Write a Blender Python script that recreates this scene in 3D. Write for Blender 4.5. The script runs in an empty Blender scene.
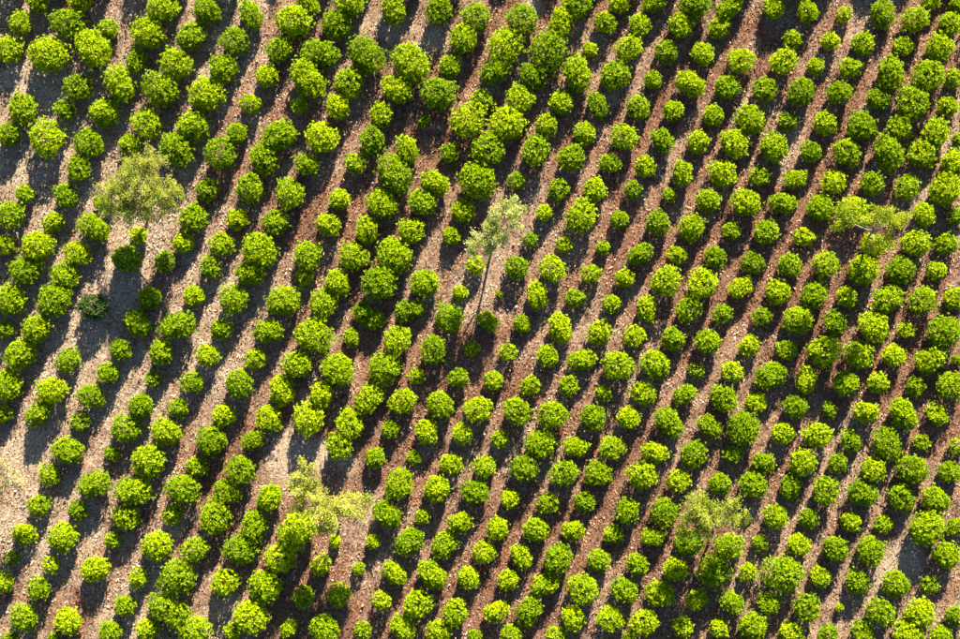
import bpy, math
import numpy as np

# ------------------------------------------------------------------ camera, light, exposure
S = bpy.context.scene
COL = S.collection
CAM_H = 60.0            # metres above the field
PX = 0.045              # metres on the ground for one photo pixel (960 px wide)
SUN_EL, SUN_AZ = 26.5, 12.5
EXPOSURE = 2.48

cam = bpy.data.cameras.new("camera")
cam.sensor_fit = 'HORIZONTAL'
cam.angle = 2 * math.atan(480 * PX / CAM_H)
cam.clip_end = 2000
camo = bpy.data.objects.new("camera", cam)
camo.location = (0, 0, CAM_H)
COL.objects.link(camo)
S.camera = camo

W = bpy.data.worlds.new("World")
S.world = W
W.use_nodes = True
sky = W.node_tree.nodes.new('ShaderNodeTexSky')
sky.sky_type = 'NISHITA'
sky.sun_disc = False
sky.sun_elevation = math.radians(SUN_EL)
sky.sun_rotation = math.radians(SUN_AZ)
sky.altitude = 2200          # clear highland air
bg = W.node_tree.nodes['Background']
bg.inputs[1].default_value = 0.052
W.node_tree.links.new(sky.outputs[0], bg.inputs[0])

sun = bpy.data.lights.new("sun", 'SUN')
sun.energy = 5.0
sun.angle = math.radians(0.53)
sun.color = (1.0, 0.87, 0.63)
suno = bpy.data.objects.new("sun", sun)
suno.rotation_euler = (math.radians(90 - SUN_EL), 0, math.radians(180 - SUN_AZ))
suno.location = (10, 40, 30)
COL.objects.link(suno)

S.view_settings.view_transform = 'Standard'
S.view_settings.look = 'None'
S.view_settings.gamma = 1.0
S.view_settings.use_curve_mapping = False
S.view_settings.exposure = EXPOSURE
S.cycles.max_bounces = 6
S.cycles.diffuse_bounces = 3
S.cycles.transmission_bounces = 4

rng = np.random.default_rng(7)


def world_xy(px, py, z=0.0):
    """where the photo point (px, py) lies on the level z metres above the field"""
    k = PX * (CAM_H - z) / CAM_H
    return (px - 480.0) * k, (319.5 - py) * k


# ------------------------------------------------------------------ numpy helpers
_tabs = {}


def vnoise(x, y, scale, seed):
    """smooth value noise 0..1"""
    if seed not in _tabs:
        _tabs[seed] = np.random.default_rng(seed).random((256, 256))
    t = _tabs[seed]
    u, v = np.asarray(x) / scale + 500.3, np.asarray(y) / scale + 500.7
    i, j = np.floor(u).astype(int), np.floor(v).astype(int)
    f, g = u - i, v - j
    f, g = f * f * (3 - 2 * f), g * g * (3 - 2 * g)
    i0, i1, j0, j1 = i % 256, (i + 1) % 256, j % 256, (j + 1) % 256
    return (t[i0, j0] * (1 - f) + t[i1, j0] * f) * (1 - g) + (t[i0, j1] * (1 - f) + t[i1, j1] * f) * g


def unit(v):
    return v / np.maximum(np.linalg.norm(v, axis=-1, keepdims=True), 1e-9)


def ground_z(x, y):
    return (0.10 * (vnoise(x, y, 2.2, 11) - 0.5) + 0.06 * (vnoise(x, y, 0.7, 12) - 0.5)
            + 0.03 * (vnoise(x, y, 0.28, 13) - 0.5))


def mesh_np(name, V, F, mats, attrs=None, midx=None, smooth=False):
    """mesh from numpy arrays; F is (n,3) or (n,4)"""
    me = bpy.data.meshes.new(name)
    n, k = F.shape
    me.vertices.add(len(V))
    me.vertices.foreach_set('co', np.ascontiguousarray(V, dtype=np.float32).ravel())
    me.loops.add(n * k)
    me.loops.foreach_set('vertex_index', np.ascontiguousarray(F, dtype=np.int32).ravel())
    me.polygons.add(n)
    me.polygons.foreach_set('loop_start', np.arange(0, n * k, k, dtype=np.int32))
    for m in mats:
        me.materials.append(m)
    if midx is not None:
        me.polygons.foreach_set('material_index', np.ascontiguousarray(midx, dtype=np.int32))
    me.polygons.foreach_set('use_smooth', np.full(n, smooth, dtype=bool))
    for an, av in (attrs or {}).items():
        if av.ndim == 1:
            a = me.attributes.new(an, 'FLOAT', 'POINT')
            a.data.foreach_set('value', np.ascontiguousarray(av, dtype=np.float32))
        else:
            a = me.attributes.new(an, 'FLOAT_COLOR', 'POINT')
            c = np.ones((len(av), 4), dtype=np.float32)
            c[:, :3] = av
            a.data.foreach_set('color', c.ravel())
    me.update(calc_edges=True)
    me.validate()
    return me


def link(name, me, parent=None, label=None, cat=None, group=None, kind=None):
    o = bpy.data.objects.new(name, me)
    COL.objects.link(o)
    if parent:
        o.parent = parent
    for k, v in (('label', label), ('category', cat), ('group', group), ('kind', kind)):
        if v:
            o[k] = v
    return o


def leaves(base, d, nrm, L, Wd, fold, droop):
    """pointed leaves folded along the midrib: base, side, tip, side (two triangles each)"""
    side = unit(np.cross(d, nrm))
    nrm = np.cross(side, d)
    mid = base + d * (L * 0.45)[:, None] + nrm * (Wd * fold)[:, None]
    tip = base + d * L[:, None] - nrm * (L * droop)[:, None]
    V = np.stack([base, mid - side * (Wd * .5)[:, None], tip, mid + side * (Wd * .5)[:, None]], 1).reshape(-1, 3)
    i = np.arange(len(base)) * 4
    F = np.stack([np.stack([i, i + 1, i + 2], 1), np.stack([i, i + 2, i + 3], 1)], 1).reshape(-1, 3)
    return V, F


def tubes(segs, sides=5):
    """tapered limbs; segs = list of (p0, p1, r0, r1)"""
    P0 = np.array([s[0] for s in segs], float)
    P1 = np.array([s[1] for s in segs], float)
    r0 = np.array([s[2] for s in segs])
    r1 = np.array([s[3] for s in segs])
    a = unit(P1 - P0)
    h = np.where(np.abs(a[:, 2:3]) > .9, np.array([[1., 0, 0]]), np.array([[0, 0, 1.]]))
    u = unit(np.cross(a, h))
    v = np.cross(a, u)
    V, F = [], []
    n = len(segs)
    for k in range(sides):
        c, s = math.cos(2 * math.pi * k / sides), math.sin(2 * math.pi * k / sides)
        o = u * c + v * s
        V += [P0 + o * r0[:, None], P1 + o * r1[:, None]]
    V = np.stack(V, 1).reshape(-1, 3)
    b = np.arange(n) * sides * 2
    for k in range(sides):
        k2 = (k + 1) % sides
        F.append(np.stack([b + 2 * k, b + 2 * k2, b + 2 * k2 + 1], 1))
        F.append(np.stack([b + 2 * k, b + 2 * k2 + 1, b + 2 * k + 1], 1))
    return V, np.concatenate(F)


# ------------------------------------------------------------------ materials
def new_mat(name):
    m = bpy.data.materials.new(name)
    m.use_nodes = True
    nt = m.node_tree
    nt.nodes.clear()
    return m, nt, nt.nodes.new, nt.links.new


def ramp(nt, fac, stops):
    r = nt.nodes.new('ShaderNodeValToRGB')
    e = r.color_ramp.elements
    while len(e) < len(stops):
        e.new(0.5)
    for q, (p, c) in zip(e, stops):
        q.position = p
        q.color = (*c, 1)
    nt.links.new(fac, r.inputs[0])
    return r.outputs[0]


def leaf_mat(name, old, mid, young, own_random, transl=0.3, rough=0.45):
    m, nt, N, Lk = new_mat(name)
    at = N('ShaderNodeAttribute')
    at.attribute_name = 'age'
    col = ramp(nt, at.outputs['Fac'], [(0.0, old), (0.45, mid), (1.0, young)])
    if own_random:
        rv = N('ShaderNodeObjectInfo').outputs['Random']
    else:
        a2 = N('ShaderNodeAttribute')
        a2.attribute_name = 'plant'
        rv = a2.outputs['Fac']
    mr = N('ShaderNodeMapRange')
    mr.inputs[3].default_value, mr.inputs[4].default_value = 0.486, 0.510
    Lk(rv, mr.inputs[0])
    mv = N('ShaderNodeMapRange')
    mv.inputs[3].default_value, mv.inputs[4].default_value = 1.18, 0.72
    Lk(rv, mv.inputs[0])
    hs = N('ShaderNodeHueSaturation')
    Lk(mr.outputs[0], hs.inputs['Hue'])
    Lk(mv.outputs[0], hs.inputs['Value'])
    Lk(col, hs.inputs['Color'])
    p = N('ShaderNodeBsdfPrincipled')
    p.inputs['Roughness'].default_value = rough
    p.inputs['Specular IOR Level'].default_value = 0.12
    Lk(hs.outputs[0], p.inputs['Base Color'])
    t = N('ShaderNodeBsdfTranslucent')
    h2 = N('ShaderNodeHueSaturation')
    h2.inputs['Hue'].default_value = 0.488
    h2.inputs['Saturation'].default_value = 1.1
    h2.inputs['Value'].default_value = 1.3
    Lk(hs.outputs[0], h2.inputs['Color'])
    Lk(h2.outputs[0], t.inputs[0])
    mx = N('ShaderNodeMixShader')
    mx.inputs[0].default_value = transl
    Lk(p.outputs[0], mx.inputs[1])
    Lk(t.outputs[0], mx.inputs[2])
    o = N('ShaderNodeOutputMaterial')
    Lk(mx.outputs[0], o.inputs[0])
    return m


def plain_mat(name, c0, c1, scale, rough=0.85):
    m, nt, N, Lk = new_mat(name)
    tc = N('ShaderNodeTexCoord')
    nz = N('ShaderNodeTexNoise')
    nz.inputs['Scale'].default_value = scale
    nz.inputs['Detail'].default_value = 6
    Lk(tc.outputs['Object'], nz.inputs['Vector'])
    col = ramp(nt, nz.outputs[0], [(0.3, c0), (0.7, c1)])
    p = N('ShaderNodeBsdfPrincipled')
    p.inputs['Roughness'].default_value = rough
    Lk(col, p.inputs['Base Color'])
    bp = N('ShaderNodeBump')
    bp.inputs['Strength'].default_value = 0.5
    bp.inputs['Distance'].default_value = 0.02
    Lk(nz.outputs[0], bp.inputs['Height'])
    Lk(bp.outputs[0], p.inputs['Normal'])
    o = N('ShaderNodeOutputMaterial')
    Lk(p.outputs[0], o.inputs[0])
    return m


OLD_SHADED, MID, YOUNG = (0.045, 0.105, 0.001), (0.195, 0.31, 0.0), (0.32, 0.425, 0.0)  # old inner leaves darkened further so shaded bush sides look darker
M_BUSH = leaf_mat('bush_leaf', OLD_SHADED, MID, YOUNG, True)
M_MASS = leaf_mat('bush_leaf_mass', OLD_SHADED, MID, YOUNG, False)
M_TREE_OLIVE = leaf_mat('olive_tree_leaf', (0.12, 0.16, 0.015), (0.29, 0.34, 0.04), (0.48, 0.49, 0.11), True, .42)
M_TREE_DULL = leaf_mat('dull_olive_tree_leaf', (0.075, 0.12, 0.008), (0.18, 0.245, 0.02), (0.30, 0.35, 0.05), True, .38)
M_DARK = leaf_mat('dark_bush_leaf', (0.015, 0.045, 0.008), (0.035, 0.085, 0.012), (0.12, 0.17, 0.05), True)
M_TREE_PALE = leaf_mat('pale_tree_leaf', (0.11, 0.16, 0.03), (0.25, 0.31, 0.085), (0.42, 0.46, 0.19), True, .42)
M_TREE_GREEN = leaf_mat('green_tree_leaf', (0.08, 0.14, 0.004), (0.23, 0.31, 0.01), (0.38, 0.43, 0.03), True, .42)
M_TREE_DRY = leaf_mat('dry_tree_leaf', (0.16, 0.17, 0.06), (0.32, 0.30, 0.14), (0.50, 0.45, 0.27), True, .42)
M_RED = leaf_mat('red_leaf', (0.10, 0.025, 0.02), (0.17, 0.05, 0.035), (0.26, 0.10, 0.07), True, .25)
M_STEM = plain_mat('bush_stem_bark', (0.05, 0.035, 0.025), (0.12, 0.09, 0.07), 14)
M_BARK = plain_mat('tree_bark', (0.10, 0.08, 0.065), (0.24, 0.20, 0.17), 9)


def ground_mat():
    m, nt, N, Lk = new_mat('field_soil')
    g = N('ShaderNodeNewGeometry')
    pale = N('ShaderNodeAttribute')
    pale.attribute_name = 'pale'
    n1 = N('ShaderNodeTexNoise')
    n1.inputs['Scale'].default_value = 1.3
    n1.inputs['Detail'].default_value = 8
    n1.inputs['Roughness'].default_value = 0.7
    n2 = N('ShaderNodeTexNoise')
    n2.inputs['Scale'].default_value = 9
    n2.inputs['Detail'].default_value = 6
    n2.inputs['Roughness'].default_value = 0.75
    vo = N('ShaderNodeTexVoronoi')
    vo.inputs['Scale'].default_value = 11
    for t in (n1, n2, vo):
        Lk(g.outputs['Position'], t.inputs['Vector'])
    red = ramp(nt, n2.outputs[0], [(0.3, (0.045, 0.023, 0.016)), (0.52, (0.12, 0.062, 0.042)), (0.72, (0.24, 0.145, 0.105))])
    tan = ramp(nt, n2.outputs[0], [(0.3, (0.10, 0.075, 0.055)), (0.5, (0.24, 0.185, 0.14)), (0.72, (0.42, 0.335, 0.26))])
    ad = N('ShaderNodeMath')
    ad.operation = 'MULTIPLY_ADD'
    Lk(n1.outputs[0], ad.inputs[0])
    ad.inputs[1].default_value = 1.6
    ad.inputs[2].default_value = -0.8
    ad2 = N('ShaderNodeMath')
    ad2.operation = 'ADD'
    ad2.use_clamp = True
    Lk(ad.outputs[0], ad2.inputs[0])
    Lk(pale.outputs['Fac'], ad2.inputs[1])
    mx = N('ShaderNodeMix')
    mx.data_type = 'RGBA'
    Lk(ad2.outputs[0], mx.inputs[0])
    Lk(red, mx.inputs[6])
    Lk(tan, mx.inputs[7])
    # single clods differ a little in value
    vr = N('ShaderNodeMapRange')
    vr.inputs[3].default_value, vr.inputs[4].default_value = 0.65, 1.3
    Lk(vo.outputs['Color'], vr.inputs[0])
    hs = N('ShaderNodeHueSaturation')
    Lk(vr.outputs[0], hs.inputs['Value'])
    Lk(mx.outputs[2], hs.inputs['Color'])
    p = N('ShaderNodeBsdfPrincipled')
    p.inputs['Roughness'].default_value = 0.95
    p.inputs['Specular IOR Level'].default_value = 0.1
    Lk(hs.outputs[0], p.inputs['Base Color'])
    bp = N('ShaderNodeBump')
    bp.inputs['Strength'].default_value = 0.8
    bp.inputs['Distance'].default_value = 0.05
    Lk(n2.outputs[0], bp.inputs['Height'])
    Lk(bp.outputs[0], p.inputs['Normal'])
    o = N('ShaderNodeOutputMaterial')
    Lk(p.outputs[0], o.inputs[0])
    return m


def litter_mat(name, attr='tone'):
    m, nt, N, Lk = new_mat(name)
    at = N('ShaderNodeAttribute')
    at.attribute_name = attr
    p = N('ShaderNodeBsdfPrincipled')
    p.inputs['Roughness'].default_value = 0.8
    p.inputs['Specular IOR Level'].default_value = 0.2
    Lk(at.outputs['Color'], p.inputs['Base Color'])
    o = N('ShaderNodeOutputMaterial')
    Lk(p.outputs[0], o.inputs[0])
    return m


def along_rows(x, y, long, wide, seed):
    """noise drawn out along the planting rows"""
    u, v = -.468 * x - .884 * y, .884 * x - .468 * y
    return vnoise(u / long, v / wide, 1.0, seed)


def paleness(x, y):
    """0 = red leaf mulch, 1 = bare pale soil; the field is paler towards its west side and far east edge"""
    t = np.clip((-3.0 - x + 0.3 * y) / 14.0, 0, 1)
    e = np.clip((x - 15.5) / 8.0, 0, 1) * .4
    return np.clip(0.10 + 0.60 * t + e * .8 + 0.8 * (vnoise(x, y, 3.5, 21) - 0.5) + 0.5 * (vnoise(x, y, .9, 22) - .5) + 0.5 * (along_rows(x, y, 2.6, .45, 23) - .5) + bareness(x, y), 0, 1)


# mulch-free pale soil, its tone also carrying the grey of shade patches: photo px x, y, radius
BARE = [(48, 85, 22), (15, 75, 15), (120, 287, 22), (97, 345, 22), (135, 270, 15), (285, 455, 26), (318, 455, 18), (30, 445, 18), (905, 560, 18), (882, 575, 14),
        (228, 612, 22), (205, 625, 12), (390, 28, 14), (432, 38, 16), (170, 535, 12), (262, 590, 12), (345, 460, 14), (195, 545, 10), (533, 5, 12), (108, 285, 14)]


def bareness(x, y):
    b = np.zeros_like(x)
    for px, py, r in BARE:
        wx, wy = world_xy(px, py)
        b = np.maximum(b, np.exp(-(((x - wx) ** 2 + (y - wy) ** 2) / (r * PX) ** 2) ** 1.5))
    return b


# ------------------------------------------------------------------ ground: one sheet, fine in view, coarse to the horizon
far = np.array([60., 90, 150, 300, 700, 1500])
near = np.arange(-29.0, 29.01, 0.16)
gx = np.concatenate([-far[::-1], near, far])
neary = np.arange(-21.0, 21.01, 0.16)
gy = np.concatenate([-far[::-1], neary, far])
X, Y = np.meshgrid(gx, gy)
V = np.stack([X.ravel(), Y.ravel(), ground_z(X.ravel(), Y.ravel())], 1)
nx, ny = len(gx), len(gy)
ii = (np.arange(ny - 1)[:, None] * nx + np.arange(nx - 1)[None]).ravel()
F = np.stack([ii, ii + 1, ii + nx + 1, ii + nx], 1)
link('ground', mesh_np('ground', V, F, [ground_mat()], {'pale': paleness(V[:, 0], V[:, 1])}, smooth=True), kind='structure')

# ------------------------------------------------------------------ leaf litter and prunings on the soil
NL = 340000
lx, ly = rng.uniform(-26, 26, NL), rng.uniform(-18.5, 18.5, NL)
keep = rng.random(NL) < (0.05 + .8 * vnoise(lx, ly, .8, 31) + .75 * along_rows(lx, ly, 2.2, .4, 32)) * (1 - .9 * bareness(lx, ly))
lx, ly = lx[keep], ly[keep]
NL = len(lx)
lz = ground_z(lx, ly) + rng.uniform(0.008, 0.045, NL)
az = rng.uniform(0, 2 * math.pi, NL)
tl = rng.normal(0, 0.32, NL)
d = np.stack([np.cos(az) * np.cos(tl), np.sin(az) * np.cos(tl), np.sin(tl)], 1)
nr = unit(np.stack([rng.normal(0, .35, NL), rng.normal(0, .35, NL), np.ones(NL)], 1))
LL = rng.uniform(0.04, 0.11, NL)
straw = rng.random(NL) < .09
LL = np.where(straw, rng.uniform(.12, .26, NL), np.where(rng.random(NL) < .1, LL * 1.6, LL))
V, F = leaves(np.stack([lx, ly, lz], 1), d, nr, LL, LL * np.where(straw, rng.uniform(.10, .2, NL), rng.uniform(.35, .75, NL)), rng.uniform(-.35, .35, NL), rng.uniform(-.1, .2, NL))
pal_red = np.array([(0.045, 0.021, 0.013), (0.11, 0.045, 0.025), (0.19, 0.077, 0.042), (0.25, 0.118, 0.070), (0.32, 0.18, 0.115), (0.43, 0.30, 0.215)])
pal_tan = np.array([(0.09, 0.06, 0.045), (0.18, 0.125, 0.09), (0.28, 0.21, 0.16), (0.36, 0.285, 0.225), (0.45, 0.37, 0.30), (0.56, 0.49, 0.42)])
pick = rng.choice(6, NL, p=[.14, .2, .28, .24, .11, .03])
pl = paleness(lx, ly)[:, None]
isp = rng.random((NL, 1)) < pl * .75 + .05
pick = np.where(straw, np.maximum(pick, 3), pick)
# mouldering, darker leaves lie in drifts of their own
drift = along_rows(lx, ly, 1.3, .35, 33) * .6 + vnoise(lx, ly, .55, 34) * .6
pick = np.clip(pick - (drift > .68).astype(int) - (drift > .8).astype(int) + (drift < .42).astype(int), 0, 5)
tone = np.where(isp, pal_tan[pick], pal_red[pick]) * rng.uniform(.8, 1.2, (NL, 1))
M_LIT = litter_mat('dry_leaf_litter')
link('leaf_litter', mesh_np('leaf_litter', V, F, [M_LIT], {'tone': np.repeat(tone, 4, 0)}),
     label='dry red-brown and tan leaf litter covering the soil', cat='leaf litter', kind='stuff')
NT = 3800
tx, ty = rng.uniform(-26, 26, NT), rng.uniform(-18.5, 18.5, NT)
ta = rng.uniform(0, 2 * math.pi, NT)
tL = rng.uniform(.12, .55, NT)
segs = []
for i in range(NT):
    x1, y1 = tx[i] + math.cos(ta[i]) * tL[i], ty[i] + math.sin(ta[i]) * tL[i]
    segs.append(((tx[i], ty[i], 0), (x1, y1, 0), .010, .005))
V, F = tubes(segs, 3)
V[:, 2] += ground_z(V[:, 0], V[:, 1]) + .035
tt = np.array([(.11, .08, .06), (.30, .24, .19), (.45, .38, .32), (.28, .14, .09)])[rng.choice(4, NT)]
link('fallen_twigs', mesh_np('fallen_twigs', V, F, [M_LIT], {'tone': np.repeat(tt, 6, 0)}),
     label='thin dry prunings scattered over the soil between the rows', cat='twigs', kind='stuff')

# ------------------------------------------------------------------ bushes
# every bush of the field, row by row from the upper left: x, y in photo pixels on the field, radius in tenths of a pixel
ROWS = [
    "38,1,113 21,23,125 9,49,145",
    "80,2,120 68,24,170 51,55,205 23,109,150 9,135,125",
    "108,28,105 95,50,185 78,88,145 65,110,120 49,140,195 25,194,95 11,215,150 4,244,113",
    "164,9,170 150,33,170 137,60,113 121,85,175 105,113,155 91,143,163 79,168,138 66,196,130 53,223,105 39,245,163 26,270,163 11,300,163 4,329,95",
    "208,10,145 192,36,150 177,64,170 163,91,180 149,123,163 130,144,113 103,204,95 95,228,155 78,253,138 65,276,145 54,300,180 38,329,145 22,355,163 9,386,155 3,413,95",
    "251,15,130 236,40,155 223,69,150 207,96,185 194,127,175 177,150,175 138,236,95 127,258,145 94,308,163 69,360,130 53,390,155 39,414,130",
    "309,3,113 294,21,188 281,49,138 267,75,120 251,103,105 237,133,105 222,155,170 207,189,120 193,218,145 183,243,105 165,261,113 150,297,120 137,323,138 121,350,113 109,373,120 93,396,138 80,421,95 68,450,155 50,475,113 39,505,120 24,533,130 11,558,75 4,583,105",
    "349,3,150 336,25,155 321,54,175 309,79,185 299,105,88 280,137,170 264,158,160 250,188,155 237,219,113 222,244,130 210,269,113 194,295,113 178,326,170 162,353,130 153,379,80 141,405,130 125,429,155 111,454,80 95,484,155 78,510,105 64,537,163 51,565,88 40,589,125 25,617,145 9,639,75",
    "394,9,155 367,56,188 348,83,163 338,108,130 322,139,180 308,165,130 291,195,163 276,223,138 261,250,188 251,273,138 235,300,163 222,329,113 208,355,120 193,383,125 178,408,105 167,431,145 150,460,175 135,490,175 127,517,138 113,541,88 95,569,138 68,621,138 53,639,63",
    "439,9,145 411,63,200 398,89,155 382,115,125 372,142,145 355,163,113 340,200,113 328,224,125 308,255,145 303,276,100 284,302,163 269,331,138 255,358,113 240,383,145 224,415,113 212,440,163 197,467,113 184,489,170 174,514,105 157,546,155 139,577,100 125,606,105 110,632,113",
    "477,16,155 464,38,145 450,66,113 437,93,188 424,121,63 407,149,125 395,174,188 383,203,155 367,230,130 354,256,155 338,283,138 325,304,163 313,334,180 298,365,145 282,390,145 269,418,138 253,440,105 242,468,155 227,491,135 215,517,180 197,548,138 180,575,188 163,606,150 178,616,138 148,629,113",
    "523,19,170 506,46,188 495,71,138 482,99,110 467,122,180 450,152,105 435,183,138 423,203,138 411,231,138 394,256,188 379,283,188 364,312,125 374,320,105 351,338,88 339,369,170 322,395,130 310,419,175 270,498,138 254,527,150 241,550,170 225,582,145 197,631,170",
    "576,4,155 561,23,155 548,50,195 533,76,138 520,100,163 508,124,188 489,150,195 477,182,195 463,211,125 452,235,100 425,283,150 417,308,88 404,312,120 398,341,155 385,368,175 369,399,155 351,425,155 340,447,145 298,530,195 281,558,165 266,585,175 251,616,188 232,632,95",
    "619,3,113 605,21,113 590,49,80 577,75,170 561,103,125 546,125,120 534,152,150 516,181,95 476,265,95 460,293,88 449,318,150 434,348,145 417,376,88 404,400,138 390,430,95 375,458,105 335,542,63 321,566,105 304,595,113 289,629,88",
    "653,3,105 640,25,120 630,48,138 614,76,150 597,105,120 585,133,113 571,157,138 558,189,113 544,213,88 530,240,80 516,268,125 499,294,38 488,321,100 472,349,80 458,378,105 440,404,138 427,431,130 413,458,80 399,485,160 387,514,145 373,542,80 358,569,70 340,595,125 325,627,150",
    "694,5,175 680,25,130 667,51,120 653,80,95 639,107,125 625,138,138 609,162,105 595,189,125 581,216,170 564,245,88 553,270,138 537,295,125 522,324,95 508,352,88 493,381,105 478,408,145 462,434,105 450,463,113 437,489,138 422,517,80 409,542,145 395,573,120 382,600,95 363,631,95",
    "729,8,130 719,29,110 703,54,120 690,84,138 674,111,113 662,140,113 645,166,113 633,190,95 620,220,100 603,248,80 591,274,95 575,299,105 560,328,138 547,356,113 530,385,105 516,409,145 500,439,95 485,467,120 475,492,138 459,522,130 445,545,138 432,574,145 417,604,150 403,628,138",
    "773,9,105 741,60,145 727,87,130 713,115,105 698,142,113 682,173,113 670,195,80 657,223,130 640,254,120 625,278,100 612,304,100 599,333,130 582,360,130 568,387,105 553,414,155 540,443,155 524,468,145 511,499,105 498,528,120 484,552,120 469,578,120 455,611,138 439,632,130",
    "808,11,113 792,39,95 781,62,138 765,90,130 750,119,163 734,144,150 722,174,145 708,200,125 692,228,138 678,254,100 664,281,163 647,309,113 635,336,120 617,364,163 604,393,88 593,418,138 576,447,113 565,472,145 548,503,113 536,529,130 521,556,113 508,580,113 495,611,130 475,637,80",
    "845,14,80 830,41,95 816,66,95 801,91,138 788,121,105 773,148,150 759,176,95 745,203,145 732,231,95 715,257,113 703,284,163 687,310,138 673,338,130 655,364,150 644,393,130 628,418,120 613,447,138 598,474,138 585,502,113 572,530,120 557,558,150 545,584,130 529,611,145 511,636,113",
    "883,14,138 863,44,120 850,69,113 839,93,125 824,123,125 810,152,105 795,179,105 783,203,120 766,233,130 753,262,120 741,287,113 724,314,105 707,341,130 697,370,80 684,395,105 669,423,155 655,452,120 642,475,150 627,510,130 614,535,105 599,560,120 584,588,163 573,618,130 556,637,113",
    "932,0,100 915,20,138 903,46,100 889,74,163 877,99,120 860,127,150 847,153,150 834,181,130 820,208,138 804,238,105 790,265,125 778,292,130 763,317,100 748,346,120 733,373,113 722,398,145 709,426,113 693,455,138 680,481,125 664,512,150 653,537,105 637,564,113 624,590,138 611,618,145",
    "957,3,75 950,24,120 938,48,138 927,75,170 912,103,175 898,128,130 887,152,175 872,184,125 852,211,165 825,265,138 813,295,138 797,320,155 786,350,105 770,376,150 756,402,113 743,428,180 733,455,95 720,484,113 688,541,145 675,569,130 660,594,145 645,621,145 630,638,75",
    "954,78,105 948,106,105 934,134,145 922,153,150 907,187,130 873,245,125 863,269,155 847,297,105 834,324,130 822,350,170 806,380,125 795,406,125 783,433,113 763,462,125 753,484,145 729,545,150 713,570,175 697,599,105 682,628,113",
    "960,138,70 953,163,138 943,189,163 924,215,125 914,243,138 900,270,155 887,299,150 873,327,163 858,355,150 845,383,130 830,410,80 816,436,145 801,463,138 791,486,125 776,517,130 760,543,88 748,573,95 731,602,120 720,628,105",
    "957,216,95 947,244,120 937,271,105 922,300,145 906,330,80 893,356,120 878,383,113 865,411,130 852,441,113 838,464,105 824,492,145 809,519,105 798,545,120 783,574,200 768,603,113 753,626,145",
    "955,298,113 943,331,180 930,359,155 915,386,100 902,414,150 888,443,163 873,469,130 862,493,145 850,522,105 834,548,130 820,577,105 805,608,145 791,632,130",
    "959,360,55 950,385,150 937,415,120 922,443,88 912,469,155 902,497,145 883,525,95 870,550,150 857,582,130 841,609,45 829,634,105",
    "957,447,85 950,472,120 935,499,138 924,527,188 895,583,138 880,612,145 864,633,125",
    "957,527,100 945,555,138 930,585,88 919,613,150 907,634,170",
    "955,616,105 940,637,113",
]
DENSITY = 400


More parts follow.
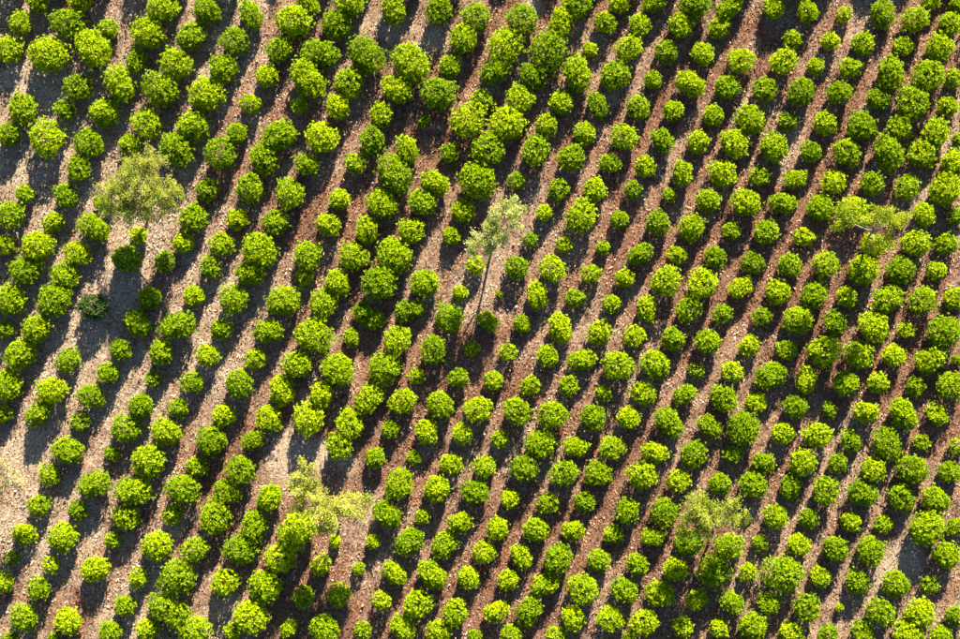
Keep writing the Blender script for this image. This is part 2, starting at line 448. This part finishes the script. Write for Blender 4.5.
def bush_arrays(r, seed, style):
    """foliage and stems of one bush of radius r (metres)"""
    g = np.random.default_rng(seed)
    H = 1.62 * r + 0.16
    zc = 0.42 * H
    nb = 7
    bd = unit(g.normal(size=(nb, 3)) + np.array([0, 0, .4]))
    ba = g.uniform(-.17, .18, nb) * (1.5 if style == 'ragged' else 1.0)
    if style == 'twin':
        a0 = g.uniform(0, 6.28)
        bd[0] = (math.cos(a0), math.sin(a0), .3)
        bd[1] = (-math.cos(a0), -math.sin(a0), .3)
        bd[2] = (-math.sin(a0), math.cos(a0), .3)
        bd[3] = (math.sin(a0), -math.cos(a0), .3)
        ba[:4] = (.22, .2, -.26, -.24)

    bd2 = unit(g.normal(size=(14, 3)) + np.array([0, 0, .3]))
    ba2 = g.uniform(-.08, .10, 14) * (1.5 if style == 'ragged' else 1.0)

    def surf(dirs, t):
        m = 1 + (np.exp(-(1 - dirs @ bd.T) / .22) * ba).sum(1) + (np.exp(-(1 - dirs @ bd2.T) / .06) * ba2).sum(1)
        zz = dirs[:, 2]
        up = np.where(zz > 0, H - zc, zc * .9)
        return np.stack([dirs[:, 0] * r * m * t, dirs[:, 1] * r * m * t, zc + zz * up * (1 + (m - 1) * .7) * t], 1)

    n = max(26, int(DENSITY * (r / .58) ** 1.75 * (.72 if style == 'ragged' else 1)))
    z = g.uniform(-.55, 1, n)
    a = np.arange(n) * 2.399963 + g.normal(0, .25, n)
    s = np.sqrt(1 - z * z)
    dirs = np.stack([s * np.cos(a), s * np.sin(a), z], 1)
    t = np.where(g.random(n) < .22, g.uniform(.62, .82, n), g.uniform(.82, .95, n))
    t = np.where(g.random(n) < .10, g.uniform(.96, 1.14, n), t)
    t = np.where(g.random(n) < .02, g.uniform(1.08, 1.2, n), t)
    ntf = max(9, int(36 * (r / .58) ** 1.5))
    td = unit(g.normal(size=(ntf, 3)) + np.array([0, 0, .5]))
    near_tuft = np.arccos(np.clip((dirs @ td.T).max(1), -1, 1)) * math.sqrt(ntf)
    t = t + .045 - .13 * np.clip(near_tuft / 2.2, 0, 1) ** 1.6
    P = surf(dirs, t)
    ax = unit(dirs * .8 + np.array([0, 0, .5]) + g.normal(0, .17, (n, 3)))
    per = g.integers(5, 8, n)
    idx = np.repeat(np.arange(n), per)
    k = len(idx)
    A = ax[idx]
    q = unit(g.normal(size=(k, 3)))
    q = unit(q - A * (q * A).sum(1)[:, None])
    spread = g.uniform(.75, 1.45, k)
    d = unit(A * np.cos(spread)[:, None] + q * np.sin(spread)[:, None])
    shoot_age = g.beta(2.6, 2.2, n)
    age = np.clip(shoot_age[idx] + g.normal(0, .12, k) + (1.1 - spread) * .25, 0, 1)
    L = g.uniform(.07, .115, k) * (1.0 if r > .4 else .85)
    base = P[idx] + A * g.uniform(-.05, .02, k)[:, None]
    V1, F1 = leaves(base, d, A, L, L * g.uniform(.42, .58, k), g.uniform(.1, .3, k), g.uniform(.05, .3, k))
    # older leaves inside, their colour also carrying the bush's inner shade
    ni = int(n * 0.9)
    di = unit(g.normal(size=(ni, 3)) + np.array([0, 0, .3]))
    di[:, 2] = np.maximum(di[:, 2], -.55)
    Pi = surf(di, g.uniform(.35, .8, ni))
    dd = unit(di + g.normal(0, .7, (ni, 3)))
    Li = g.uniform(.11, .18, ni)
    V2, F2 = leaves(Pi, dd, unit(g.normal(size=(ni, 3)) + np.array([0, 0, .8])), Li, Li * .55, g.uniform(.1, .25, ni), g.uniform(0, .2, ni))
    V = np.concatenate([V1, V2])
    Fc = np.concatenate([F1, F2 + len(V1)])
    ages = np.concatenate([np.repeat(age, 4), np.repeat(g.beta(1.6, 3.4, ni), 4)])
    V[:, 2] = np.maximum(V[:, 2], .03)
    # stems
    ns = max(4, int(9 * r / .58))
    ds = unit(np.stack([g.normal(0, .55, ns), g.normal(0, .55, ns), np.ones(ns)], 1))
    tops = surf(ds, g.uniform(.6, .8, ns))
    sg = []
    for i in range(ns):
        b0 = np.array([g.normal(0, .03), g.normal(0, .03), -.06])
        kn = b0 + (tops[i] - b0) * .5 + np.array([0, 0, -.06 * r])
        sg += [(b0, kn, .024, .016), (kn, tops[i], .016, .006)]
    Vs, Fs = tubes(sg, 4)
    mi = np.concatenate([np.zeros(len(Fc), int), np.ones(len(Fs), int)])
    return np.concatenate([V, Vs]), np.concatenate([Fc, Fs + len(V)]), mi, np.concatenate([ages, np.full(len(Vs), .5)])


CLASSES = [.24, .36, .46, .54, .62, .71, .81, .91]
STYLES = ['round', 'round', 'ragged', 'twin', 'round', 'ragged', 'ragged']
proto = {}


def prototype(ci, vi):
    if (ci, vi) not in proto:
        proto[ci, vi] = bush_arrays(CLASSES[ci], 1000 + ci * 17 + vi, STYLES[vi])
    return proto[ci, vi]


TREES_PX = {}
bushes = []                          # (row, place in row, x px, y px, radius m)
for ri, s in enumerate(ROWS):
    for bi, t in enumerate(s.split()):
        px, py, r10 = map(float, t.split(','))
        bushes.append((ri, bi, px, py, r10 / 10 * PX * 0.955))
order = sorted(range(len(bushes)), key=lambda i: -bushes[i][4])
single = set(order[:300])

NUM = ('first second third fourth fifth sixth seventh eighth ninth tenth eleventh twelfth thirteenth fourteenth '
       'fifteenth sixteenth').split()


def bush_label(i):
    ri, bi, px, py, r = bushes[i]
    nrow, last = len(ROWS[ri].split()), len(ROWS) - 1
    size = 'very large' if r > .80 else 'large' if r > .70 else 'mid-sized' if r > .57 else 'small'
    rf = NUM[bi] + ' from the top' if bi <= nrow - 1 - bi else NUM[nrow - 1 - bi] + ' from the bottom'
    cf = NUM[ri] + ' row from upper left' if ri <= 15 else NUM[last - ri] + ' row from lower right'
    return '%s green bush, %s in the %s' % (size, rf, cf)


meshes = {}
mass = []


def pick_class(r, g):
    return int(np.argmin([abs(c - r) for c in CLASSES])), int(g.integers(0, len(STYLES)))


g = np.random.default_rng(42)
for i, (ri, bi, px, py, r) in enumerate(bushes):
    ci, vi = pick_class(r, g)
    x, y = world_xy(px, py, .42)
    z = float(ground_z(np.array([x]), np.array([y]))[0])
    rot, hs = g.uniform(0, 2 * math.pi), g.uniform(.9, 1.1)
    k = r / CLASSES[ci]
    if i in single:
        if (ci, vi) not in meshes:
            Vb, Fb, mi, ag = prototype(ci, vi)
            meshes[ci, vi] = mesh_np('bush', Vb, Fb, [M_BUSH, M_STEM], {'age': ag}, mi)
        o = link('bush', meshes[ci, vi], label=bush_label(i), cat='bush', group='leafy green bushes planted in diagonal rows')
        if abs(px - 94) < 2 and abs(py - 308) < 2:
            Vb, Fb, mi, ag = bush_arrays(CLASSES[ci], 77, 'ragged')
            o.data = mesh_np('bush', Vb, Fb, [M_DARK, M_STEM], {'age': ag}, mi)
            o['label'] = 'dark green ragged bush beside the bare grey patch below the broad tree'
        o.location = (x, y, z)
        o.rotation_euler = (0, 0, rot)
        sq = g.uniform(.93, 1.07)
        o.scale = (k * sq, k / sq, k * hs)
    else:
        mass.append((x, y, z, rot, k, hs, ci, vi))

# the same rows go on outside the picture
lines = [[tuple(map(float, t.split(',')))[:2] for t in s.split()] for s in ROWS]
ext = [list(l) for l in lines]
for j in (1, 2, 3):
    ext.append([(x - 42 * j, y) for x, y in lines[0]])
    ext.append([(x + 39 * j, y) for x, y in lines[-1]])
for l in ext:
    own = l in lines
    if not own:
        pts = [p for p in l]
    else:
        pts = []
    x, y = l[0]
    while y > -95 and x < 1045:
        x, y = x + 14.3, y - 27
        pts.append((x, y))
    x, y = l[-1]
    while y < 715 and x > -85:
        x, y = x - 14.3, y + 27
        pts.append((x, y))
    for x, y in pts:
        if -85 < x < 1045 and -95 < y < 715 and not (-14 < x < 974 and -14 < y < 653):
            r = float(np.clip(g.normal(.57, .12), .3, .85))
            ci, vi = pick_class(r, g)
            wx, wy = world_xy(x + g.normal(0, 1.5), y + g.normal(0, 1.5), .42)
            mass.append((wx, wy, float(ground_z(np.array([wx]), np.array([wy]))[0]), g.uniform(0, 6.28), r / CLASSES[ci], 1.0, ci, vi))
VV, FF, MM, AA, PP = [], [], [], [], []
off = 0
for (x, y, z, rot, k, hs, ci, vi) in mass:
    Vb, Fb, mi, ag = prototype(ci, vi)
    c, s = math.cos(rot) * k, math.sin(rot) * k
    VV.append(np.stack([Vb[:, 0] * c - Vb[:, 1] * s + x, Vb[:, 0] * s + Vb[:, 1] * c + y, Vb[:, 2] * k * hs + z], 1))
    FF.append(Fb + off)
    MM.append(mi)
    AA.append(ag)
    PP.append(np.full(len(Vb), g.random()))
    off += len(Vb)
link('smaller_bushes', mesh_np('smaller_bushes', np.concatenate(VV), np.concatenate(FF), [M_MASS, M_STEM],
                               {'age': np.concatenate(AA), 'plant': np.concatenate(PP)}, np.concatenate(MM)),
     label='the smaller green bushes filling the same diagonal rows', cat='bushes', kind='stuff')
print('bushes', len(bushes), 'mass', len(mass), 'mass tris', sum(len(f) for f in FF))


# ------------------------------------------------------------------ slender shade trees
def shade_tree(label, base, lobes, mat, seed, trunk_r=.065, leaf=(.065, .125), per_m2=950):
    """base = photo px of the trunk foot on the field; lobes = (px, py, radius px, height m) of the crown's leafy masses"""
    g = np.random.default_rng(seed)
    bx, by = world_xy(*base)
    bz = float(ground_z(np.array([bx]), np.array([by]))[0])
    root = link('slender_tree', None, label=label, cat='tree', group='slender shade trees among the bushes')
    root.location = (bx, by, bz)
    cs = []
    for (lx_, ly_, lr, lh) in lobes:
        wx, wy = world_xy(lx_, ly_, lh)
        cs.append((np.array([wx - bx, wy - by, lh]), lr * PX * 1.15))
    cen = np.mean([c for c, _ in cs], 0)
    fork = np.array([cen[0] * .45, cen[1] * .45, cen[2] * .52])
    b1 = fork * .5 + np.array([g.normal(0, .05), g.normal(0, .05), 0])
    segs = [(np.array([0, 0, -.12]), b1, trunk_r, trunk_r * .8), (b1, fork, trunk_r * .8, trunk_r * .66)]
    LV, LF, AG = [], [], []
    off = 0
    for c, lr in cs:
        kn = fork + (c - fork) * .5 + g.normal(0, .08, 3)
        segs += [(fork, kn, trunk_r * .5, trunk_r * .36), (kn, c, trunk_r * .36, trunk_r * .2)]
        nt = max(7, int(lr * lr * math.pi * 11))
        dirs = unit(g.normal(size=(nt, 3)))
        rad = lr * g.uniform(.25, 1.1, nt) ** .7
        tips = c + dirs * rad[:, None] * np.array([1, 1, .85])
        for tp in tips:
            segs.append((c + (tp - c) * .12, tp, trunk_r * .13, trunk_r * .05))
        nl = int(lr * lr * math.pi * per_m2)
        ti = g.integers(0, nt, nl)
        f = g.uniform(.35, 1.05, nl)
        P = c + (tips[ti] - c) * f[:, None] + g.normal(0, .075, (nl, 3))
        outw = unit(tips[ti] - c)
        dd = unit(outw * .6 + g.normal(0, .6, (nl, 3)) + np.array([0, 0, -.15]))
        nn = unit(g.normal(0, .5, (nl, 3)) + np.array([0, 0.1, 1]))
        L = g.uniform(leaf[0], leaf[1], nl)
        v, f_ = leaves(P, dd, nn, L, L * g.uniform(.3, .45, nl), g.uniform(.05, .2, nl), g.uniform(0, .25, nl))
        LV.append(v)
        LF.append(f_ + off)
        off += len(v)
        AG.append(np.repeat(np.clip(g.beta(2, 1.8, nt)[ti] + g.normal(0, .15, nl), 0, 1), 4))
    v, f_ = tubes(segs, 6)
    link('trunk', mesh_np('trunk', v, f_, [M_BARK], smooth=True), root)
    link('crown', mesh_np('crown', np.concatenate(LV), np.concatenate(LF), [mat], {'age': np.concatenate(AG)}), root)
    return root


shade_tree('broad pale olive tree overhanging the bushes at the upper left', (149, 214),
           [(140, 178, 22, 3.2), (150, 162, 16, 3.0), (113, 192, 17, 2.7), (160, 192, 21, 2.9), (135, 208, 20, 2.6), (176, 189, 11, 2.6),
            (122, 208, 14, 2.4), (108, 207, 10, 2.3), (132, 165, 11, 2.8)], M_TREE_OLIVE, 1)
shade_tree('slim whitish-green tree with a thin trunk near the middle', (491, 251),
           [(507, 211, 14, 3.3), (492, 222, 13, 3.1), (482, 242, 13, 2.8), (498, 238, 13, 3.0), (516, 222, 8, 2.9), (474, 251, 8, 2.5),
            (515, 205, 9, 3.2), (490, 250, 8, 2.5)], M_TREE_PALE, 2)
shade_tree('pale olive tree with two leafy arms at the lower left', (341, 522),
           [(304, 472, 11, 3.3), (305, 492, 15, 3.2), (318, 507, 17, 3.0), (334, 515, 16, 2.8), (350, 505, 15, 3.0), (362, 499, 9, 2.9),
            (300, 507, 9, 2.8), (328, 528, 10, 2.5), (315, 486, 9, 3)], M_TREE_OLIVE, 3)
shade_tree('bushy yellow-olive tree standing at the lower right', (714, 532),
           [(702, 506, 16, 3.0), (691, 520, 13, 2.7), (713, 514, 15, 3.0), (734, 512, 15, 2.8), (744, 520, 9, 2.5), (704, 530, 11, 2.4),
            (685, 532, 8, 2.2)], M_TREE_DULL, 4, per_m2=950)
shade_tree('straggly yellow-green tree over the bushes at the upper right', (868, 238),
           [(850, 212, 12, 3.9), (841, 226, 9, 3.6), (882, 212, 12, 4.2), (892, 224, 12, 4.0), (884, 240, 11, 3.8), (906, 216, 7, 3.9),
            (866, 222, 7, 3.6), (870, 245, 8, 3.4)], M_TREE_GREEN, 5, per_m2=900)
shade_tree('dry straw-coloured tree cut by the left edge', (-8, 482),
           [(4, 466, 8, 2.6), (13, 476, 10, 2.6), (22, 485, 7, 2.3), (3, 487, 10, 2.5), (-15, 475, 14, 2.8), (-10, 495, 10, 2.4)], M_TREE_DRY, 6, per_m2=650)

# ------------------------------------------------------------------ small red-leaved sprigs lying on the mulch
for k, (px, py, lab) in enumerate([(761, 33, 'little red-leaved sprig on the mulch near the top edge'),
                                   (78, 594, 'little red-leaved sprig with a dry twig at the lower left')]):
    g = np.random.default_rng(90 + k)
    x, y = world_xy(px, py)
    z = float(ground_z(np.array([x]), np.array([y]))[0])
    root = link('red_sprig', None, label=lab, cat='sprig', group='red-leaved sprigs on the ground')
    root.location = (x, y, z)
    a = g.uniform(0, 6.28)
    tips = np.array([(math.cos(a + q) * .24, math.sin(a + q) * .24, .10 + .05 * q % .12) for q in (-.6, 0, .5, 2.6, 3.4)])
    v, f_ = tubes([(np.array([0, 0, .02]), tp, .012, .005) for tp in tips] + [(np.array([0, 0, .03]), np.array([-.3, .75, .05]), .014, .008)], 4)
    link('twig', mesh_np('twig', v, f_, [M_STEM]), root)
    ti = g.integers(0, 5, 46)
    P = tips[ti] * g.uniform(.3, 1.05, (46, 1)) + g.normal(0, .025, (46, 3)) + np.array([0, 0, .04])
    dd = unit(tips[ti] + g.normal(0, .2, (46, 3)))
    L = g.uniform(.08, .15, 46)
    v, f_ = leaves(P, dd, unit(g.normal(0, .35, (46, 3)) + np.array([0, 0, 1])), L, L * .5, np.full(46, .15), np.full(46, .1))
    link('foliage', mesh_np('foliage', v, f_, [M_RED], {'age': np.repeat(g.random(46), 4)}), root)

# ------------------------------------------------------------------ scattered weed seedlings
g = np.random.default_rng(321)
NW = 420
wx, wy = g.uniform(-25, 25, NW), g.uniform(-17.5, 17.5, NW)
sel = g.random(NW) < vnoise(wx, wy, 3.0, 51) ** 1.5 * 1.4
wx, wy = wx[sel], wy[sel]
per = g.integers(4, 10, len(wx))
ix = np.repeat(np.arange(len(wx)), per)
k = len(ix)
az = g.uniform(0, 6.28, k)
up = g.uniform(.15, .9, k)
d = unit(np.stack([np.cos(az), np.sin(az), up], 1))
P = np.stack([wx[ix] + g.normal(0, .03, k), wy[ix] + g.normal(0, .03, k), ground_z(wx[ix], wy[ix]) + .03], 1)
L = g.uniform(.06, .14, k)
v, f_ = leaves(P, d, np.tile([[0, 0, 1.]], (k, 1)), L, L * .38, np.full(k, .1), np.full(k, .25))
link('weeds', mesh_np('weeds', v, f_, [M_TREE_DULL], {'age': np.repeat(g.random(k), 4)}),
     label='tiny weed seedlings scattered over the soil strips', cat='weeds', kind='stuff')
